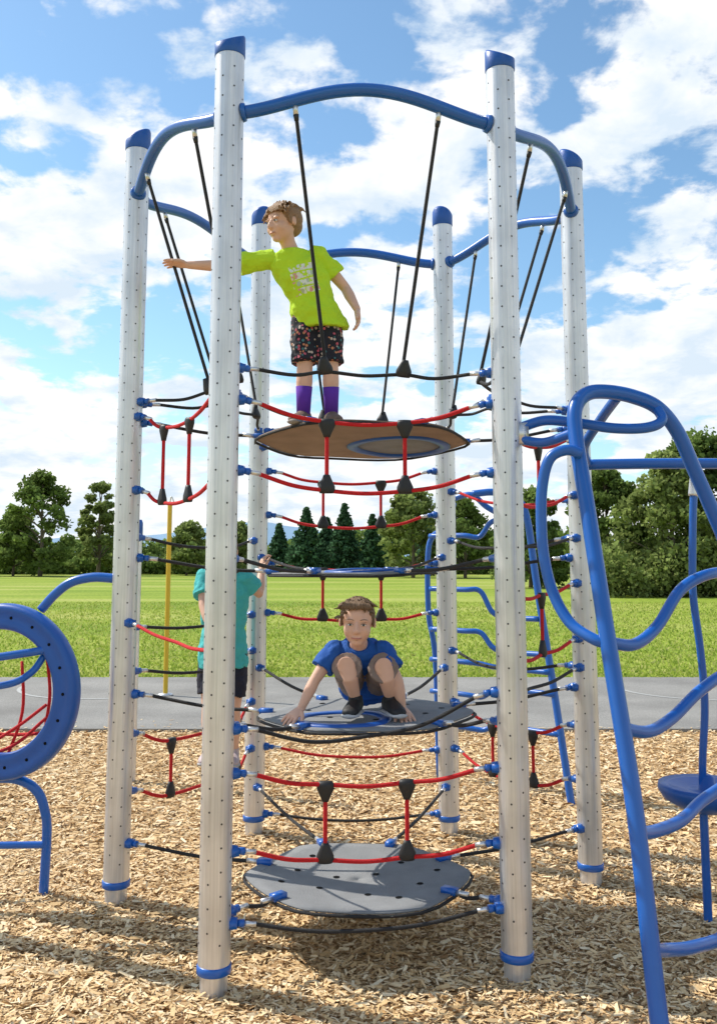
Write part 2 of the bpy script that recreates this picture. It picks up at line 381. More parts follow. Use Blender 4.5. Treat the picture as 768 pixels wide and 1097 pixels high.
def hand(mb,w,d,nrm,side,L=.13,curl=20,spread=1.0):
    w=V(w); d=V(d).normalized(); nrm=V(nrm); nrm=(nrm-d*nrm.dot(d)).normalized(); s=d.cross(nrm).normalized()
    if s.dot(V(side))<0: s=-s
    loft(mb,[(w-d*.015,s*.019,nrm*.016),(w,s*.020,nrm*.016),(w+d*.022,s*.027,nrm*.0145),(w+d*L*.35,s*.033,nrm*.013),(w+d*L*.5,s*.032,nrm*.010),(w+d*L*.53,s*.026,nrm*.006)],16)
    for off,ln,a in((-.026,.34,-9),(-.0088,.44,-3),(.0088,.48,3),(.026,.43,9)):
        b=w+d*(L*.47)+s*off; an=math.radians(a*spread); dd=(d*math.cos(an)+s*math.sin(an)); p=[b]; c=0
        for seg,f in((.45,.6),(.30,1),(.25,1)):
            c+=math.radians(curl*f); p.append(p[-1]+(dd*math.cos(c)+nrm*math.sin(c))*ln*L*seg)
        limb(mb,p,[.0082,.0076,.007,.0058],10)
    b=w+d*(L*.16)+s*.020; t1=(d*.62+s*.75+nrm*.25).normalized(); t2=(d*.85+s*.4+nrm*.35).normalized()
    limb(mb,[b,b+t1*L*.22,b+t1*L*.22+t2*L*.18,b+t1*L*.22+t2*L*.18+t2*L*.1],[.012,.010,.0085,.007],10)
def shoe(mb,sole,ank,toe,L=.19):
    ank=V(ank); t=V(toe); t.z=0; t.normalize(); s=V((-t.y,t.x,0)); up=V((0,0,1)); z0=ank.z-.075
    def P_(f,h): return V((ank.x,ank.y,z0))+t*f+up*h
    loft(mb,[(P_(-.055,.045),s*.02,up*.03),(P_(-.045,.046),s*.030,up*.042),(P_(0,.045),s*.034,up*.043),(P_(.05,.036),s*.037,up*.034),(P_(.09,.029),s*.040,up*.026),(P_(.12,.024),s*.034,up*.02),(P_(.135,.02),s*.018,up*.011)],16)
    tube(mb,[ank-up*.03,ank+up*.012],[.036,.034],14)
    loft(sole,[(P_(-.058,.010),s*.022,up*.012),(P_(-.045,.010),s*.035,up*.012),(P_(.02,.010),s*.037,up*.012),(P_(.09,.010),s*.044,up*.012),(P_(.125,.010),s*.036,up*.011),(P_(.142,.012),s*.018,up*.009)],16)
def boy(name,J,H,mats,hair,headscale=.205,shortsleeve=.62):
    root=empty(name)
    body=MB(); k=H/1.2
    pel,ch,nk=V(J['pelvis']),V(J['chest']),V(J['neck']); hc=V(J['head']); f=V(J['hf']).normalized(); u=V(J['hu']); u=(u-f*u.dot(f)).normalized(); r=f.cross(u)
    hs=headscale; HM=Matrix.Translation(hc)@Matrix(((r.x*hs,f.x*hs,u.x*hs,0),(r.y*hs,f.y*hs,u.y*hs,0),(r.z*hs,f.z*hs,u.z*hs,0),(0,0,0,1)))
    ell(body,(0,-.06,.12),(.365,.45,.38),HM,24,16); ell(body,(0,.09,-.12),(.30,.33,.35),HM,24,16); ell(body,(0,.25,-.38),(.13,.12,.10),HM)
    for s in(-1,1):
        ell(body,(s*.17,.24,-.13),(.12,.14,.15),HM); ell(body,(s*.385,-.03,-.01),(.03,.075,.12),HM); ell(body,(s*.37,.0,-.05),(.05,.04,.06),HM)
        ell(body,(s*.14,.345,.10),(.13,.05,.035),HM)
    tube(body,[HM@V((0,.38,.06)),HM@V((0,.445,-.04)),HM@V((0,.475,-.12))],[.035*hs,.045*hs,.055*hs],10); ell(body,(0,.455,-.13),(.08,.05,.045),HM)
    ell(body,(0,.385,-.255),(.11,.05,.022),HM); ell(body,(0,.38,-.295),(.09,.05,.022),HM)
    jaw=HM@V((0,-.02,-.28))
    tube(body,[jaw,lerp(jaw,nk,.5),nk,lerp(nk,ch,.3)],[.046*k,.040*k,.043*k,.05*k],16)
    sh=(V(J['sL'])-V(J['sR'])); sx=sh.normalized(); sp_=(nk-pel).normalized(); dp=sp_.cross(sx).normalized()
    hw=V(J['hL'])-V(J['hR']); hx=hw.normalized()
    shm=(V(J['sL'])+V(J['sR']))/2
    def torso(mb,e,hem=.0,fl=0):
        wst=lerp(pel,ch,.45)
        R=[(pel-sp_*(.06*k+hem),hx*(.112*k+e*1.5+fl),dp*(.088*k+e*1.5+fl)),(pel,hx*(.113*k+e+fl),dp*(.09*k+e+fl)),(wst,lerp(hx,sx,.5)*(.107*k+e),dp*(.08*k+e)),(ch,sx*(.125*k+e),dp*(.085*k+e)),(lerp(ch,shm,.7),sx*(.130*k+e),dp*(.077*k+e)),(lerp(shm,nk,.35),sx*(.092*k+e),dp*(.058*k+e)),(lerp(shm,nk,.8),sx*(.055*k+e),dp*(.047*k+e))]
        loft(mb,R,28)
    torso(body,-.015)
    for S in 'LR':
        limb(body,[V(J['s'+S]),lerp(V(J['s'+S]),V(J['e'+S]),.5),V(J['e'+S]),lerp(V(J['e'+S]),V(J['w'+S]),.35),V(J['w'+S])],[.040*k,.034*k,.0275*k,.029*k,.0195*k],16)
        limb(body,[V(J['h'+S]),lerp(V(J['h'+S]),V(J['k'+S]),.5),V(J['k'+S]),lerp(V(J['k'+S]),V(J['a'+S]),.35),V(J['a'+S])],[.066*k,.058*k,.041*k,.043*k,.026*k],18)
    o=body.obj('body',mats['skin'],root); remesh(o,.0048,3)
    hb=MB()
    for S in 'LR':
        w=V(J['w'+S]); hd=J['hand'+S]; hand(hb,w,hd[0],hd[1],hd[2],.13*k,hd[3] if len(hd)>3 else 18)
    o=hb.obj('hands',mats['skin'],root); remesh(o,.0024,1)
    st=MB(); torso(st,.013,J.get('hem',.02),.010)
    for S in 'LR':
        s=V(J['s'+S]); e=V(J['e'+S]); c=lerp(s,e,shortsleeve); limb_pts=[lerp(s,shm,.25),s,lerp(s,c,.5),c]
        tube(st,limb_pts,[.052*k,.054*k,.055*k,.060*k],18); ell(st,s,(.054*k,)*3)
    o=st.obj('shirt',mats['shirt'],root); remesh(o,.005,3,.024,.055)
    cb=MB(); cc=lerp(shm,nk,.82); tube(cb,[cc+(sx*math.cos(a)*.056+dp*math.sin(a)*.052)*k for a in np.linspace(0,2*math.pi,25)],.006,8); cb.obj('shirt_collar',mats['shirt'],root)
    so=MB(); loft(so,[(pel+sp_*.02*k,hx*.104*k,dp*.082*k),(pel,hx*.110*k,dp*.088*k),(pel-sp_*.05*k,hx*.118*k,dp*.096*k),(pel-sp_*.075*k,hx*.09*k,dp*.08*k)],24)
    for S in 'LR':
        h=V(J['h'+S]); kk=V(J['k'+S]); q=J.get('short',.88); tube(so,[h,lerp(h,kk,.4),lerp(h,kk,.75),lerp(h,kk,q)],[.072*k,.074*k,.070*k,.074*k],20); ell(so,h,(.072*k,)*3)
    o=so.obj('shorts',mats['shorts'],root); remesh(o,.005,3,.018,.05)
    if 'sock' in mats:
        sk=MB()
        for S in 'LR':
            kk=V(J['k'+S]);a=V(J['a'+S]); tube(sk,[lerp(kk,a,.45),lerp(kk,a,.7),a-V((0,0,.02))],[.043*k,.039*k,.035*k],18)
        sk.obj('socks',mats['sock'],root)
    s1=MB(); s2=MB()
    for S in 'LR': shoe(s1,s2,J['a'+S],J['t'+S])
    o=s1.obj('shoes',mats['shoe'],root); remesh(o,.004,2)
    s2.obj('shoe_soles',mats['sole'],root)
    ew=MB();ir=MB();br=MB();lp=MB()
    for s in(-1,1):
        ell(ew,(s*.145,.368,.015),(.058,.042,.027),HM,14,8); ell(ir,(s*.145,.398,.016),(.026,.016,.027),HM,12,8)
        tube(br,cr([HM@V((s*.07,.40,.115)),HM@V((s*.15,.397,.138)),HM@V((s*.235,.345,.115))],4),.008*hs,6)
        tube(br,cr([HM@V((s*.085,.395,.022)),HM@V((s*.145,.41,.047)),HM@V((s*.21,.37,.022))],4),.0065*hs,6)
    tube(lp,cr([HM@V((-.115,.395,-.27)),HM@V((-.05,.43,-.272)),HM@V((0,.437,-.275)),HM@V((.05,.43,-.272)),HM@V((.115,.395,-.27))],4),[.006*hs]+[.012*hs]*15+[.006*hs],8)
    ew.obj('eyes',M_eyew,root); ir.obj('irises',M_iris,root); br.obj('brows',mats['brow'],root); lp.obj('mouth',M_lip,root)
    th=hair.get('th',0)
    hm=MB(); ell(hm,(0,-.10,.15),(.405-th,.455-th,.395-th),HM,28,18); ell(hm,(0,-.25,-.02),(.30,.29-th,.28),HM,20,12)
    R=random.Random(hair['seed']); 
    for i in range(hair['n']):
        x=R.uniform(-.33,.33); y=R.uniform(-.35,.26); zt=.15+(.395-th)*math.sqrt(max(0,1-(x/.4)**2-((y+.10)/.45)**2))
        p0=V((x,y,zt-.02)); sw=hair['sweep']; ln=hair['len']*R.uniform(.7,1.2)
        p2=p0+V((x*.5+sw*ln+R.uniform(-.04,.04),.75*ln+R.uniform(-.05,.05),.10*ln))
        if y<0: p2=p0+V((x*.9,-.6,.05))*ln*.9
        p1=lerp(p0,p2,.5)+V((0,0,.03+hair.get('up',0)))
        p2.z-=max(0,(abs(p2.y+.1)-.3))*.6
        tube(hm,[HM@q for q in cr([p0,p1,p2],3)],[.03*hs,.03*hs,.028*hs,.026*hs,.022*hs,.017*hs,.012*hs],6)
    for i in range(hair['fringe']):
        x=-.30+.6*i/max(1,hair['fringe']-1); p0=V((x*.8,.17,.47-th-.25*x*x*2)); p2=V((x*1.05+hair['sweep']*.18,.375-.8*x*x,hair['fz']+R.uniform(-.02,.02)-.05*abs(x)))
        p1=lerp(p0,p2,.5)+V((0,.05,.045))
        tube(hm,[HM@q for q in cr([p0,p1,p2],3)],[.045*hs,.045*hs,.042*hs,.038*hs,.034*hs,.028*hs,.018*hs],6)
    for s in(-1,1): ell(hm,(s*.355,.05,.06),(.032,.09,.15),HM)
    o=hm.obj('hair',hair['mat'],root); remesh(o,.0030,1,.002,.01)
    return root

def print_shirt():
    m=mat('lime_shirt',(.50,.74,.02),.85,0,0,.08,12,.25,300); nt=m.node_tree; b=nt.nodes['Principled BSDF']; base=b.inputs['Base Color'].links[0].from_socket
    tc=N(nt,'ShaderNodeTexCoord'); mp=N(nt,'ShaderNodeMapping'); mp.inputs['Location'].default_value=(.275,0,-3.09); mp.vector_type='POINT'
    nt.links.new(tc.outputs['Object'],mp.inputs[0])
    sx=N(nt,'ShaderNodeSeparateXYZ'); nt.links.new(mp.outputs[0],sx.inputs[0])
    def mth(op,a,bv):
        n=N(nt,'ShaderNodeMath',operation=op)
        if hasattr(a,'is_linked'): nt.links.new(a,n.inputs[0])
        else: n.inputs[0].default_value=a
        if bv is not None:
            if hasattr(bv,'is_linked'): nt.links.new(bv,n.inputs[1])
            else: n.inputs[1].default_value=bv
        return n.outputs[0]
    u=mth('ADD',sx.outputs[0],mth('MULTIPLY',sx.outputs[2],.28)); v=mth('SUBTRACT',sx.outputs[2],mth('MULTIPLY',sx.outputs[0],.28))
    inx=mth('LESS_THAN',mth('ABSOLUTE',u,None),.066); inz=mth('LESS_THAN',mth('ABSOLUTE',v,None),.082)
    rows=mth('LESS_THAN',mth('FRACT',mth('MULTIPLY',v,24),None),.8)
    cx=N(nt,'ShaderNodeCombineXYZ'); nt.links.new(mth('MULTIPLY',u,60),cx.inputs[0]); nt.links.new(mth('MULTIPLY',v,48),cx.inputs[1])
    nz=N(nt,'ShaderNodeTexVoronoi'); nz.inputs['Scale'].default_value=1.0; nt.links.new(cx.outputs[0],nz.inputs['Vector'])
    let=mth('LESS_THAN',nz.outputs['Distance'],.62)
    mask=mth('MULTIPLY',mth('MULTIPLY',inx,inz),mth('MULTIPLY',rows,let))
    front=mth('LESS_THAN',sx.outputs[1],4.72); mask=mth('MULTIPLY',mask,front)
    rp=ramp(nt,nz.outputs['Color'],[(0,(.78,.78,.75)),(.5,(.78,.78,.75)),(.54,(.7,.3,.35)),(.66,(.78,.78,.75)),(.8,(.45,.52,.45))],'CONSTANT')
    mx=N(nt,'ShaderNodeMix',data_type='RGBA'); nt.links.new(mth('MULTIPLY',mask,.9),mx.inputs[0]); nt.links.new(base,mx.inputs[6]); nt.links.new(rp.outputs[0],mx.inputs[7]); nt.links.new(mx.outputs[2],b.inputs['Base Color'])
    return m
def floral():
    m=mat('floral_shorts',(.012,.012,.02),.85,0,0,0,0,.25,300); nt=m.node_tree; b=nt.nodes['Principled BSDF']
    tc=N(nt,'ShaderNodeTexCoord'); vo=N(nt,'ShaderNodeTexVoronoi'); vo.inputs['Scale'].default_value=62; nt.links.new(tc.outputs['Object'],vo.inputs['Vector'])
    hs=N(nt,'ShaderNodeSeparateColor'); nt.links.new(vo.outputs['Color'],hs.inputs[0])
    rp=ramp(nt,hs.outputs[0],[(0,(.012,.012,.02)),(.3,(.5,.10,.14)),(.48,(.50,.40,.34)),(.64,(.05,.18,.20)),(.76,(.014,.014,.02)),(.84,(.5,.2,.1))],'CONSTANT')
    th=N(nt,'ShaderNodeMath',operation='LESS_THAN'); th.inputs[1].default_value=.46; nt.links.new(vo.outputs['Distance'],th.inputs[0])
    mx=N(nt,'ShaderNodeMix',data_type='RGBA'); mx.inputs[6].default_value=(.012,.012,.02,1); nt.links.new(th.outputs[0],mx.inputs[0]); nt.links.new(rp.outputs[0],mx.inputs[7]); nt.links.new(mx.outputs[2],b.inputs['Base Color'])
    return m
H_lb=mat('light_brown_hair',(.30,.17,.08),.6,0,0,.5,90,.6,260); H_db=mat('brown_hair',(.17,.10,.05),.6,0,0,.5,90,.6,260)
fz=2.342
JA=dict(pelvis=(-.215,4.72,2.93),chest=(-.28,4.70,3.10),neck=(-.352,4.69,3.262),head=(-.385,4.66,3.385),hf=(-.72,-.70,-.12),hu=(-.05,0,1),hem=.025,
 sL=(-.210,4.71,3.235),sR=(-.467,4.69,3.205),eL=(-.068,4.76,3.078),wL=(-.008,4.68,2.945),eR=(-.690,4.66,3.165),wR=(-.865,4.62,3.158),
 handL=((.12,-.1,-1),(-1,-.2,0),(-.2,-1,0),22),handR=((-1,-.05,.12),(0,-.3,-1),(0,-1,.2),10),
 hL=(-.155,4.72,2.89),hR=(-.275,4.72,2.89),kL=(-.142,4.70,2.65),kR=(-.272,4.69,2.65),aL=(-.137,4.72,fz+.075),aR=(-.278,4.70,fz+.075),tL=(.25,-1,0),tR=(-.35,-1,0),short=.93)
boy('boy',JA,1.18,dict(skin=M_skin,shirt=print_shirt(),shorts=floral(),sock=mat('purple_socks',(.12,.03,.38),.9,0,0,.15,40,.3,300),shoe=mat('tan_shoes',(.16,.10,.07),.7),sole=mat('soles',(.3,.27,.24),.7),brow=M_brow),
 dict(seed=3,n=110,len=.24,sweep=-.5,fringe=13,fz=.24,mat=H_lb,th=.005),.205)
JB=dict(pelvis=(.035,4.80,1.075),chest=(.02,4.67,1.20),neck=(.0,4.555,1.285),head=(-.005,4.49,1.385),hf=(-.03,-1,-.12),hu=(.03,-.05,1),hem=-.01,
 sL=(.115,4.585,1.245),sR=(-.115,4.585,1.245),eL=(.185,4.53,1.11),wL=(.205,4.53,.985),eR=(-.205,4.54,1.115),wR=(-.268,4.50,.988),
 handL=((.25,-.8,-.42),(0,.35,-1),(-1,0,0),10),handR=((-.55,-.6,-.42),(0,.3,-1),(1,-.6,0),10),
 hL=(.095,4.78,1.065),hR=(-.025,4.78,1.065),kL=(.118,4.475,1.185),kR=(-.058,4.475,1.19),aL=(.150,4.55,.955+.075),aR=(-.015,4.545,.955+.075),tL=(.35,-1,0),tR=(-.25,-1,0),short=.93)
boy('boy.001',JB,1.16,dict(skin=M_skin,shirt=mat('royal_blue_shirt',(.008,.085,.36),.85,0,0,.1,12,.25,300),shorts=mat('khaki_grey_shorts',(.24,.18,.15),.85,0,0,.1,30,.3,300),shoe=mat('black_shoes',(.012,.012,.013),.6),sole=mat('white_soles',(.5,.5,.5),.6),brow=M_brow),
 dict(seed=5,n=120,len=.07,sweep=.1,fringe=11,fz=.345,mat=H_db,up=.0,th=.012),.212)
JC=dict(pelvis=(-.80,5.68,1.16),chest=(-.80,5.68,1.40),neck=(-.795,5.67,1.60),head=(-.80,5.64,1.725),hf=(.2,-1,0),hu=(0,0,1),
 sL=(-.68,5.67,1.56),sR=(-.92,5.67,1.56),eL=(-.60,5.75,1.47),wL=(-.60,5.88,1.60),eR=(-.90,5.56,1.40),wR=(-.83,5.46,1.26),
 handL=((.05,.3,1),(1,.6,0),(0,-1,0),35),handR=((.3,-.1,-1),(1,0,0),(0,-1,0),25),hem=.05,
 hL=(-.73,5.68,1.10),hR=(-.87,5.68,1.10),kL=(-.735,5.66,.80),kR=(-.87,5.64,.82),aL=(-.735,5.71,.56),aR=(-.87,5.66,.58),tL=(.1,-1,0),tR=(-.1,-1,0),short=.6)
boy('child',JC,1.28,dict(skin=M_skin,shirt=mat('teal_shirt',(.06,.45,.45),.85,0,0,.1,12,.25,300),shorts=mat('navy_shorts',(.012,.014,.03),.85),shoe=mat('white_shoes',(.5,.4,.4),.6),sole=mat('grey_soles',(.4,.4,.4),.6),brow=M_brow),
 dict(seed=8,n=110,len=.25,sweep=.3,fringe=11,fz=.2,mat=H_db),.205)

# ------------------------------------------------------------------ ground
def plane(name,x0,x1,y0,y1,z,m,nx=1,ny=1):
    mb=MB(); vs=[];fs=[]
    for j in range(ny+1):
        for i in range(nx+1): vs.append((x0+(x1-x0)*i/nx,y0+(y1-y0)*j/ny,z))
    for j in range(ny):
        for i in range(nx):
            a=j*(nx+1)+i; fs.append((a,a+1,a+nx+2,a+nx+1))
    mb.add(vs,fs); return mb.obj(name,m,None,False)
def grassmat():
    m=bpy.data.materials.new('grass_ground'); m.use_nodes=True; nt=m.node_tree; b=nt.nodes['Principled BSDF']; b.inputs['Roughness'].default_value=.9; b.inputs['Specular IOR Level'].default_value=.1
    tc=N(nt,'ShaderNodeTexCoord'); 
    def nz(sc,scale,det=6):
        mp=N(nt,'ShaderNodeMapping'); mp.inputs['Scale'].default_value=sc; nt.links.new(tc.outputs['Object'],mp.inputs[0])
        n=N(nt,'ShaderNodeTexNoise'); n.inputs['Scale'].default_value=scale; n.inputs['Detail'].default_value=det; nt.links.new(mp.outputs[0],n.inputs['Vector']); return n
    n1=nz((.25,1,1),.25,5); n2=nz((1,1,1),7,6)
    r1=ramp(nt,n1.outputs['Fac'],[(.3,(.19,.28,.035)),(.5,(.30,.37,.055)),(.7,(.43,.44,.13))])
    r2=ramp(nt,n2.outputs['Fac'],[(.3,(.6,.66,.55)),(.65,(1.1,1.1,1.05))])
    mx=N(nt,'ShaderNodeMix',data_type='RGBA',blend_type='MULTIPLY'); mx.inputs[0].default_value=1; nt.links.new(r1.outputs[0],mx.inputs[6]); nt.links.new(r2.outputs[0],mx.inputs[7]); nt.links.new(mx.outputs[2],b.inputs['Base Color'])
    return m
def chipmat():
    m=bpy.data.materials.new('wood_chip_base'); m.use_nodes=True; nt=m.node_tree; b=nt.nodes['Principled BSDF']; b.inputs['Roughness'].default_value=.9; b.inputs['Specular IOR Level'].default_value=.2
    tc=N(nt,'ShaderNodeTexCoord'); v=N(nt,'ShaderNodeTexVoronoi'); v.inputs['Scale'].default_value=38; 
    mp=N(nt,'ShaderNodeMapping'); mp.inputs['Scale'].default_value=(1,1.7,1); nt.links.new(tc.outputs['Object'],mp.inputs[0]); nt.links.new(mp.outputs[0],v.inputs['Vector'])
    sc=N(nt,'ShaderNodeSeparateColor'); nt.links.new(v.outputs['Color'],sc.inputs[0])
    r=ramp(nt,sc.outputs[0],[(0,(.34,.20,.09)),(.5,(.56,.37,.18)),(1,(.70,.50,.27))]); nt.links.new(r.outputs[0],b.inputs['Base Color'])
    bp=N(nt,'ShaderNodeBump'); bp.inputs['Strength'].default_value=1; bp.inputs['Distance'].default_value=.02; nt.links.new(v.outputs['Distance'],bp.inputs['Height']); nt.links.new(bp.outputs[0],b.inputs['Normal'])
    return m
plane('ground',-4000,4000,-300,6000,-.012,grassmat())
plane('wood_chip_ground',-14,14,-6,9.42,0,chipmat())
def pathmat():
    m=bpy.data.materials.new('asphalt_path'); m.use_nodes=True; nt=m.node_tree; b=nt.nodes['Principled BSDF']; b.inputs['Roughness'].default_value=.9; b.inputs['Specular IOR Level'].default_value=.25
    tc=N(nt,'ShaderNodeTexCoord')
    n1=N(nt,'ShaderNodeTexNoise'); n1.inputs['Scale'].default_value=.9; n1.inputs['Detail'].default_value=8; nt.links.new(tc.outputs['Object'],n1.inputs['Vector'])
    n2=N(nt,'ShaderNodeTexNoise'); n2.inputs['Scale'].default_value=90; n2.inputs['Detail'].default_value=2; nt.links.new(tc.outputs['Object'],n2.inputs['Vector'])
    r1=ramp(nt,n1.outputs['Fac'],[(.3,(.21,.20,.185)),(.5,(.27,.26,.24)),(.7,(.33,.315,.29))]); r2=ramp(nt,n2.outputs['Fac'],[(.35,(.75,.75,.75)),(.65,(1.15,1.15,1.15))])
    mx=N(nt,'ShaderNodeMix',data_type='RGBA',blend_type='MULTIPLY'); mx.inputs[0].default_value=1; nt.links.new(r1.outputs[0],mx.inputs[6]); nt.links.new(r2.outputs[0],mx.inputs[7]); nt.links.new(mx.outputs[2],b.inputs['Base Color'])
    return m
mb=MB(); 
box(mb,(0,11.36,0.0),(60,3.92,.06)); mb.obj('paved_path',pathmat(),None,False)
mb=MB()
def arcline(c,R,a0,a1,w=.05,n=40):
    vs=[];fs=[]
    for i in range(n+1):
        a=math.radians(a0+(a1-a0)*i/n)
        for r_ in(R-w/2,R+w/2): vs.append((c[0]+r_*math.cos(a),c[1]+r_*math.sin(a),.034))
    for i in range(n): fs.append((2*i,2*i+1,2*i+3,2*i+2))
    mb.add(vs,fs)
arcline((-3.2,12.4),1.1,180,320); arcline((4.3,12.2),1.0,150,400)
mb.obj('court_markings',mat('worn_white_paint',(.42,.42,.40),.8,0,0,.3,30),None,False)

def quads(name,cent,ux,uy,m,parent=None,var=None):
    n=len(cent); v=np.stack([cent-ux-uy,cent+ux-uy,cent+ux+uy,cent-ux+uy],1).reshape(-1,3)
    f=np.arange(n*4,dtype=np.int32)
    me=bpy.data.meshes.new(name); me.vertices.add(n*4); me.vertices.foreach_set('co',v.astype(np.float32).ravel())
    me.loops.add(n*4); me.loops.foreach_set('vertex_index',f); me.polygons.add(n); me.polygons.foreach_set('loop_start',np.arange(0,n*4,4,dtype=np.int32))
    try: me.polygons.foreach_set('loop_total',np.full(n,4,dtype=np.int32))
    except Exception: pass
    me.update(calc_edges=True)
    at=me.attributes.new('var','FLOAT','FACE'); at.data.foreach_set('value',(var if var is not None else rng.random(n)).astype(np.float32))
    me.materials.append(m); ob=bpy.data.objects.new(name,me); COL.objects.link(ob)
    if parent: ob.parent=parent
    return ob
def varmat(name,stops,rough=.8,trans=0,spec=.2):
    m=bpy.data.materials.new(name); m.use_nodes=True; nt=m.node_tree; b=nt.nodes['Principled BSDF']; b.inputs['Roughness'].default_value=rough; b.inputs['Specular IOR Level'].default_value=spec
    a=N(nt,'ShaderNodeAttribute'); a.attribute_name='var'; r=ramp(nt,a.outputs['Fac'],stops); nt.links.new(r.outputs[0],b.inputs['Base Color'])
    if trans:
        nt.nodes.remove(b); d=N(nt,'ShaderNodeBsdfDiffuse'); nt.links.new(r.outputs[0],d.inputs[0])
        t=N(nt,'ShaderNodeBsdfTranslucent'); nt.links.new(r.outputs[0],t.inputs[0]); ms=N(nt,'ShaderNodeMixShader'); ms.inputs[0].default_value=trans
        nt.links.new(d.outputs[0],ms.inputs[1]); nt.links.new(t.outputs[0],ms.inputs[2]); nt.links.new(ms.outputs[0],nt.nodes['Material Output'].inputs[0])
    return m
def chips(n,y0,y1,smin,smax,hmax):
    y=y0+(y1-y0)*rng.random(n); w=.47*y+1.2; x=(rng.random(n)*2-1)*w
    hz=hmax*rng.random(n)**1.5+.006*(np.sin(x*3.1+np.sin(y*2.3)*2)+np.sin(y*4.3+x*1.7))*.5+.004
    a=rng.random(n)*2*np.pi; el=rng.normal(0,.20,n); rl=rng.normal(0,.32,n)
    L=smin+(smax-smin)*rng.random(n)**1.8; W=L*(.14+.22*rng.random(n))
    ux=np.stack([np.cos(a)*np.cos(el),np.sin(a)*np.cos(el),np.sin(el)],1)
    s0=np.stack([-np.sin(a),np.cos(a),0*a],1); up=np.cross(ux,s0); uy=s0*np.cos(rl)[:,None]+up*np.sin(rl)[:,None]
    return np.stack([x,y,hz+.004],1),ux*(L/2)[:,None],uy*(W/2)[:,None]
c1=chips(95000,3.2,5.6,.014,.055,.015); c2=chips(65000,5.6,9.40,.018,.07,.015)
cc=[np.concatenate([p,q]) for p,q in zip(c1,c2)]
quads('wood_chips',cc[0],cc[1],cc[2],varmat('wood_chip',[(0,(.28,.15,.065)),(.18,(.60,.40,.19)),(.6,(.80,.575,.31)),(1,(.90,.74,.49))],.7))
n=260; x=(rng.random(n)*2-1)*6; y=9.42+.5*rng.random(n)**3; a=rng.random(n)*6.28; L=.02+.03*rng.random(n)
quads('scattered_wood_chips',np.stack([x,y,0*x+.036],1),np.stack([np.cos(a)*L/2,np.sin(a)*L/2,0*a+.001],1),np.stack([-np.sin(a)*L/7,np.cos(a)*L/7,0*a],1),bpy.data.materials['wood_chip'])
n=70000; y=13.3+22*rng.random(n)**1.5; x=(rng.random(n)*2-1)*(.45*y+1.5); a=rng.random(n)*2*np.pi; h=.02+.035*rng.random(n)
lean=rng.normal(0,.5,(n,2)); uy=np.stack([lean[:,0]*h,lean[:,1]*h,h],1)/2; ux=np.stack([np.cos(a),np.sin(a),0*a],1)*(.006+.012*rng.random(n))[:,None]
quads('grass',np.stack([x,y,h/2-.012],1),ux,uy,varmat('grass_blade',[(0,(.22,.32,.05)),(.5,(.38,.46,.08)),(1,(.60,.58,.22))],.7,.4))

# ------------------------------------------------------------------ trees
M_bark=mat('bark',(.13,.10,.075),.9,0,0,.4,10)
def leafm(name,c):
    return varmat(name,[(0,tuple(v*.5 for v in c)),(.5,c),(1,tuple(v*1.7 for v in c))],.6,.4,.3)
L1=leafm('leaves_mid',(.17,.235,.065)); L2=leafm('leaves_dark',(.115,.175,.055)); L3=leafm('leaves_light',(.23,.28,.09)); L4=leafm('needles',(.07,.14,.07))
def rndunit(n):
    v=rng.normal(size=(n,3)); return v/np.linalg.norm(v,axis=1)[:,None]
def leafquads(cent,size,sunny):
    n=len(cent); u=rndunit(n); w=np.cross(u,rndunit(n)); w/=np.linalg.norm(w,axis=1)[:,None]
    s=size*(.6+.8*rng.random(n)); return u*s[:,None]*.5,w*s[:,None]*.35
def tree(name,x,y,h,cr_,m,nc=60,nl=170,leaf=.16,base=.18,lean=0):
    root=empty(name); tb=MB(); top=V((x+lean,y,h*.85))
    tube(tb,cr([(x,y,-.1),(x+lean*.2+.05,y,h*.3),(x+lean*.6-.05,y,h*.6),top],4),[h*.024*(1-.85*i/12) for i in range(13)],8)
    ctrs=[]
    for i in range(nc):
        t=rng.random()**.8; zz=h*(base+(1-base)*t)
        prof=math.sin(math.pi*min(1,(.12+.88*t))**.75)**.6 if t<1 else .1
        rr=cr_*max(.15,prof)*(.35+.65*math.sqrt(rng.random())); an=rng.random()*2*math.pi
        ctrs.append((x+lean*t+rr*math.cos(an),y+rr*math.sin(an),min(zz,h*.97)))
    for c in ctrs[::3]:
        z0=max(h*.15,c[2]-h*.18); s=V((x+lean*.5*z0/h,y,z0)); tube(tb,cr([s,lerp(s,V(c),.5)+V((0,0,.1)),V(c)],3),[h*.009,h*.008,h*.007,h*.006,h*.005,h*.004,h*.002][:7],5)
    tb.obj('trunk_and_limbs',M_bark,root)
    C=[];Vv=[]
    for c in ctrs:
        s=cr_*(.14+.20*rng.random()); k=int(nl*(.6+.8*rng.random())); d=rndunit(k)*(rng.random(k)**.5)[:,None]*s*np.array([1.2,1.2,.8])
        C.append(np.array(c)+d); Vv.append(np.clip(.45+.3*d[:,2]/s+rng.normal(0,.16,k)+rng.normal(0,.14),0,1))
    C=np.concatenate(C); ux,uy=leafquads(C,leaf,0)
    quads('crown',C,ux,uy,m,root,np.concatenate(Vv)); return root
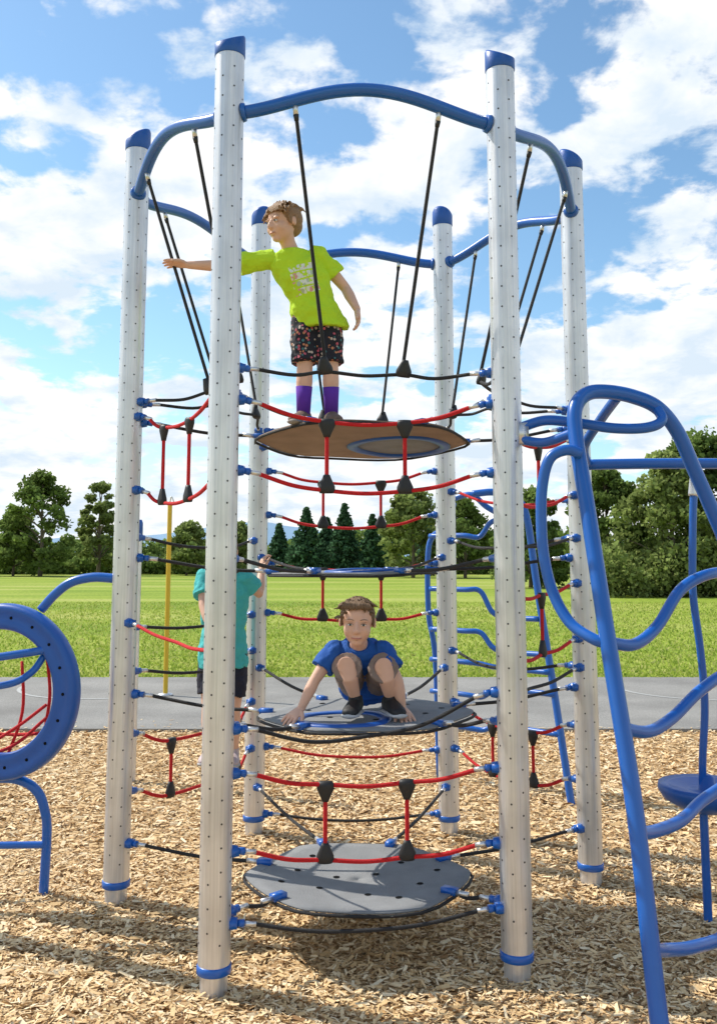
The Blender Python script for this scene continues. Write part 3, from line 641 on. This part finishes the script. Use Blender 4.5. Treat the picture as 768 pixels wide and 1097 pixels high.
def pine(name,x,y,h,r,m=L4):
    root=empty(name); tb=MB(); tube(tb,[(x,y,-.1),(x,y,h*.97)],[h*.02,h*.004],7)
    C=[];
    for lv in range(26):
        t=lv/26; z=h*(.10+.9*t); R=r*(1-t)**.85*(.8+.4*rng.random())
        for b in range(9):
            a=rng.random()*2*math.pi; e=V((x+R*math.cos(a),y+R*math.sin(a),z-R*.18)); 
            if b<4: tube(tb,[(x,y,z),e],[.03,.008],4)
            k=30; s=rng.random(k)**.7; C.append(np.stack([x+R*s*math.cos(a),y+R*s*math.sin(a),z-R*.18*s],1)+rng.normal(0,.10,(k,3))*np.array([1,1,.7])*max(.5,R))
    tb.obj('trunk_and_limbs',M_bark,root); C=np.concatenate(C); ux,uy=leafquads(C,.2,0); quads('crown',C,ux,uy,m,root)
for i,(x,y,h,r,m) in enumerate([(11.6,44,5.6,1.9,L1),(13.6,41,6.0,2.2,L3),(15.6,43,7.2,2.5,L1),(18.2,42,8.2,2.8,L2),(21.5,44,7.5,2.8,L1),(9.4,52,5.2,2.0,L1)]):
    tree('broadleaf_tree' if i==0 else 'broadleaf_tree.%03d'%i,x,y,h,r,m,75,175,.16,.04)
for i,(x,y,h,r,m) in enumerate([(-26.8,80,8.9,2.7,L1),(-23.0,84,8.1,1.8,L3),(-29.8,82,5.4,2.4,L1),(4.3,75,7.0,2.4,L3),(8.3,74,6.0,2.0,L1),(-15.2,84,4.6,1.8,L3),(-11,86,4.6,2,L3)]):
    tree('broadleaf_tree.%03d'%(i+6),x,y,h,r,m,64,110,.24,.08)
for i,(x,y,h,r) in enumerate([(-4.4,80,5.9,1.9),(-1.2,81,6.3,1.7),(1.2,80,5.3,1.5),(-2.8,84,5.2,1.6),(-7.2,86,4.7,1.5),(6.2,82,5.6,1.6)]):
    pine('pine_tree' if i==0 else 'pine_tree.%03d'%i,x,y,h,r)
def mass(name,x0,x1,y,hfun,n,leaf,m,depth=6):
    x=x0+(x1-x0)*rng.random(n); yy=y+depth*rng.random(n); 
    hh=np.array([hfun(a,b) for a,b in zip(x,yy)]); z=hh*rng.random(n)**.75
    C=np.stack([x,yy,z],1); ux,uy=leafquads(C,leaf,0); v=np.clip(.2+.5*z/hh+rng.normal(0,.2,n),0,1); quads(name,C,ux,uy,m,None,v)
def hf(base,amp,sc): return lambda a,b: max(.4,base+amp*noise.noise(V((a*sc,b*sc*.6,3.3)))+amp*.5*noise.noise(V((a*sc*3,b*sc*2,1.3))))
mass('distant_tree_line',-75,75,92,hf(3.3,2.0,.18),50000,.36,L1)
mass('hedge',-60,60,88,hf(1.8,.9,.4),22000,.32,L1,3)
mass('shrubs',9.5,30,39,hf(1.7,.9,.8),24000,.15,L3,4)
mb=MB(); vs=[];fs=[];n=120
for i in range(n+1):
    x=-2600+5200*i/n; h=60+80*math.exp(-((x+330)/230)**2)+40*noise.noise(V((x*.002,0,0)))+14*noise.noise(V((x*.009,5,0)))
    if x>0: h*=.75
    vs+= [(x,3000,-5),(x,3300,max(h,20)),(x,3900,-5)]
for i in range(n): 
    a=3*i; fs+=[(a,a+3,a+4,a+1),(a+1,a+4,a+5,a+2)]
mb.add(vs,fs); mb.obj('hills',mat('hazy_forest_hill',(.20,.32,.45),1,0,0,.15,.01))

# ------------------------------------------------------------------ sky and sun
EL=math.radians(47); AZ=math.radians(-66)
w=bpy.data.worlds.new('World'); scene.world=w; w.use_nodes=True; nt=w.node_tree; nt.nodes.clear()
out=N(nt,'ShaderNodeOutputWorld'); sky=N(nt,'ShaderNodeTexSky'); sky.sky_type='NISHITA'; sky.sun_disc=False; sky.sun_elevation=EL; sky.sun_rotation=AZ; sky.air_density=1.0; sky.dust_density=.5; sky.ozone_density=1.0
bg=N(nt,'ShaderNodeBackground'); bg.inputs[1].default_value=.15
tint=N(nt,'ShaderNodeMix',data_type='RGBA',blend_type='MULTIPLY'); tint.inputs[0].default_value=1; tint.inputs[7].default_value=(1.0,1.22,1.25,1)
nt.links.new(sky.outputs[0],tint.inputs[6]); nt.links.new(tint.outputs[2],bg.inputs[0])
tc=N(nt,'ShaderNodeTexCoord'); sx=N(nt,'ShaderNodeSeparateXYZ'); nt.links.new(tc.outputs['Generated'],sx.inputs[0])
def mth(op,a,b=None,cl=False):
    n=N(nt,'ShaderNodeMath',operation=op); n.use_clamp=cl
    for i,q in enumerate((a,b)):
        if q is None: continue
        if hasattr(q,'is_linked'): nt.links.new(q,n.inputs[i])
        else: n.inputs[i].default_value=q
    return n.outputs[0]
zc=mth('MAXIMUM',sx.outputs[2],0.0); dn=mth('ADD',zc,.28)
cx=N(nt,'ShaderNodeCombineXYZ'); nt.links.new(mth('DIVIDE',sx.outputs[0],dn),cx.inputs[0]); nt.links.new(mth('DIVIDE',sx.outputs[1],dn),cx.inputs[1]); cx.inputs[2].default_value=.7
def cn(off,scale,det,dist=0,rough=.55):
    mp=N(nt,'ShaderNodeMapping'); mp.inputs['Location'].default_value=off; nt.links.new(cx.outputs[0],mp.inputs[0])
    n=N(nt,'ShaderNodeTexNoise'); n.inputs['Scale'].default_value=scale; n.inputs['Detail'].default_value=det; n.inputs['Distortion'].default_value=dist; n.inputs['Roughness'].default_value=rough
    nt.links.new(mp.outputs[0],n.inputs['Vector']); return n.outputs['Fac']
O=(5.4,2.2,0)
big=cn(O,1.8,2,.2); fine=cn(O,6.5,9,.15,.56); dens=mth('ADD',mth('MULTIPLY',big,.45),mth('MULTIPLY',fine,.55))
hor=mth('MULTIPLY',mth('SUBTRACT',.50,zc),.16)
dens=mth('ADD',dens,hor)
mr=N(nt,'ShaderNodeMapRange'); mr.interpolation_type='SMOOTHSTEP'; mr.inputs[1].default_value=.475; mr.inputs[2].default_value=.545; nt.links.new(dens,mr.inputs[0])
sh=cn((O[0]+.06,O[1]-.10,0),6.0,6,.2); shade=N(nt,'ShaderNodeMapRange'); shade.inputs[1].default_value=.38; shade.inputs[2].default_value=.58; nt.links.new(sh,shade.inputs[0])
cm=N(nt,'ShaderNodeMix',data_type='RGBA'); cm.inputs[6].default_value=(.68,.79,.90,1); cm.inputs[7].default_value=(1.0,1.0,1.0,1); nt.links.new(shade.outputs[0],cm.inputs[0])
bg2=N(nt,'ShaderNodeBackground'); bg2.inputs[1].default_value=1.1; nt.links.new(cm.outputs[2],bg2.inputs[0])
ms=N(nt,'ShaderNodeMixShader'); nt.links.new(mr.outputs[0],ms.inputs[0]); nt.links.new(bg.outputs[0],ms.inputs[1]); nt.links.new(bg2.outputs[0],ms.inputs[2]); nt.links.new(ms.outputs[0],out.inputs[0])
sd=V((math.sin(AZ)*math.cos(EL),math.cos(AZ)*math.cos(EL),math.sin(EL)))
sl=bpy.data.lights.new('sun','SUN'); sl.energy=5; sl.angle=math.radians(.5); sl.color=(1,.94,.84)
so=bpy.data.objects.new('sun',sl); COL.objects.link(so); so.rotation_euler=sd.to_track_quat('Z','Y').to_euler(); so.location=(0,0,20)
# ------------------------------------------------------------------ camera
cd=bpy.data.cameras.new('camera'); cam=bpy.data.objects.new('camera',cd); COL.objects.link(cam)
cam.location=(0,0,1.694); cam.rotation_euler=(math.radians(97),0,0); cd.sensor_width=36; cd.lens=33.05; cd.shift_y=-.0697; cd.clip_end=8000
scene.camera=cam
scene.view_settings.view_transform='Standard'; scene.view_settings.look='None'; scene.view_settings.exposure=0
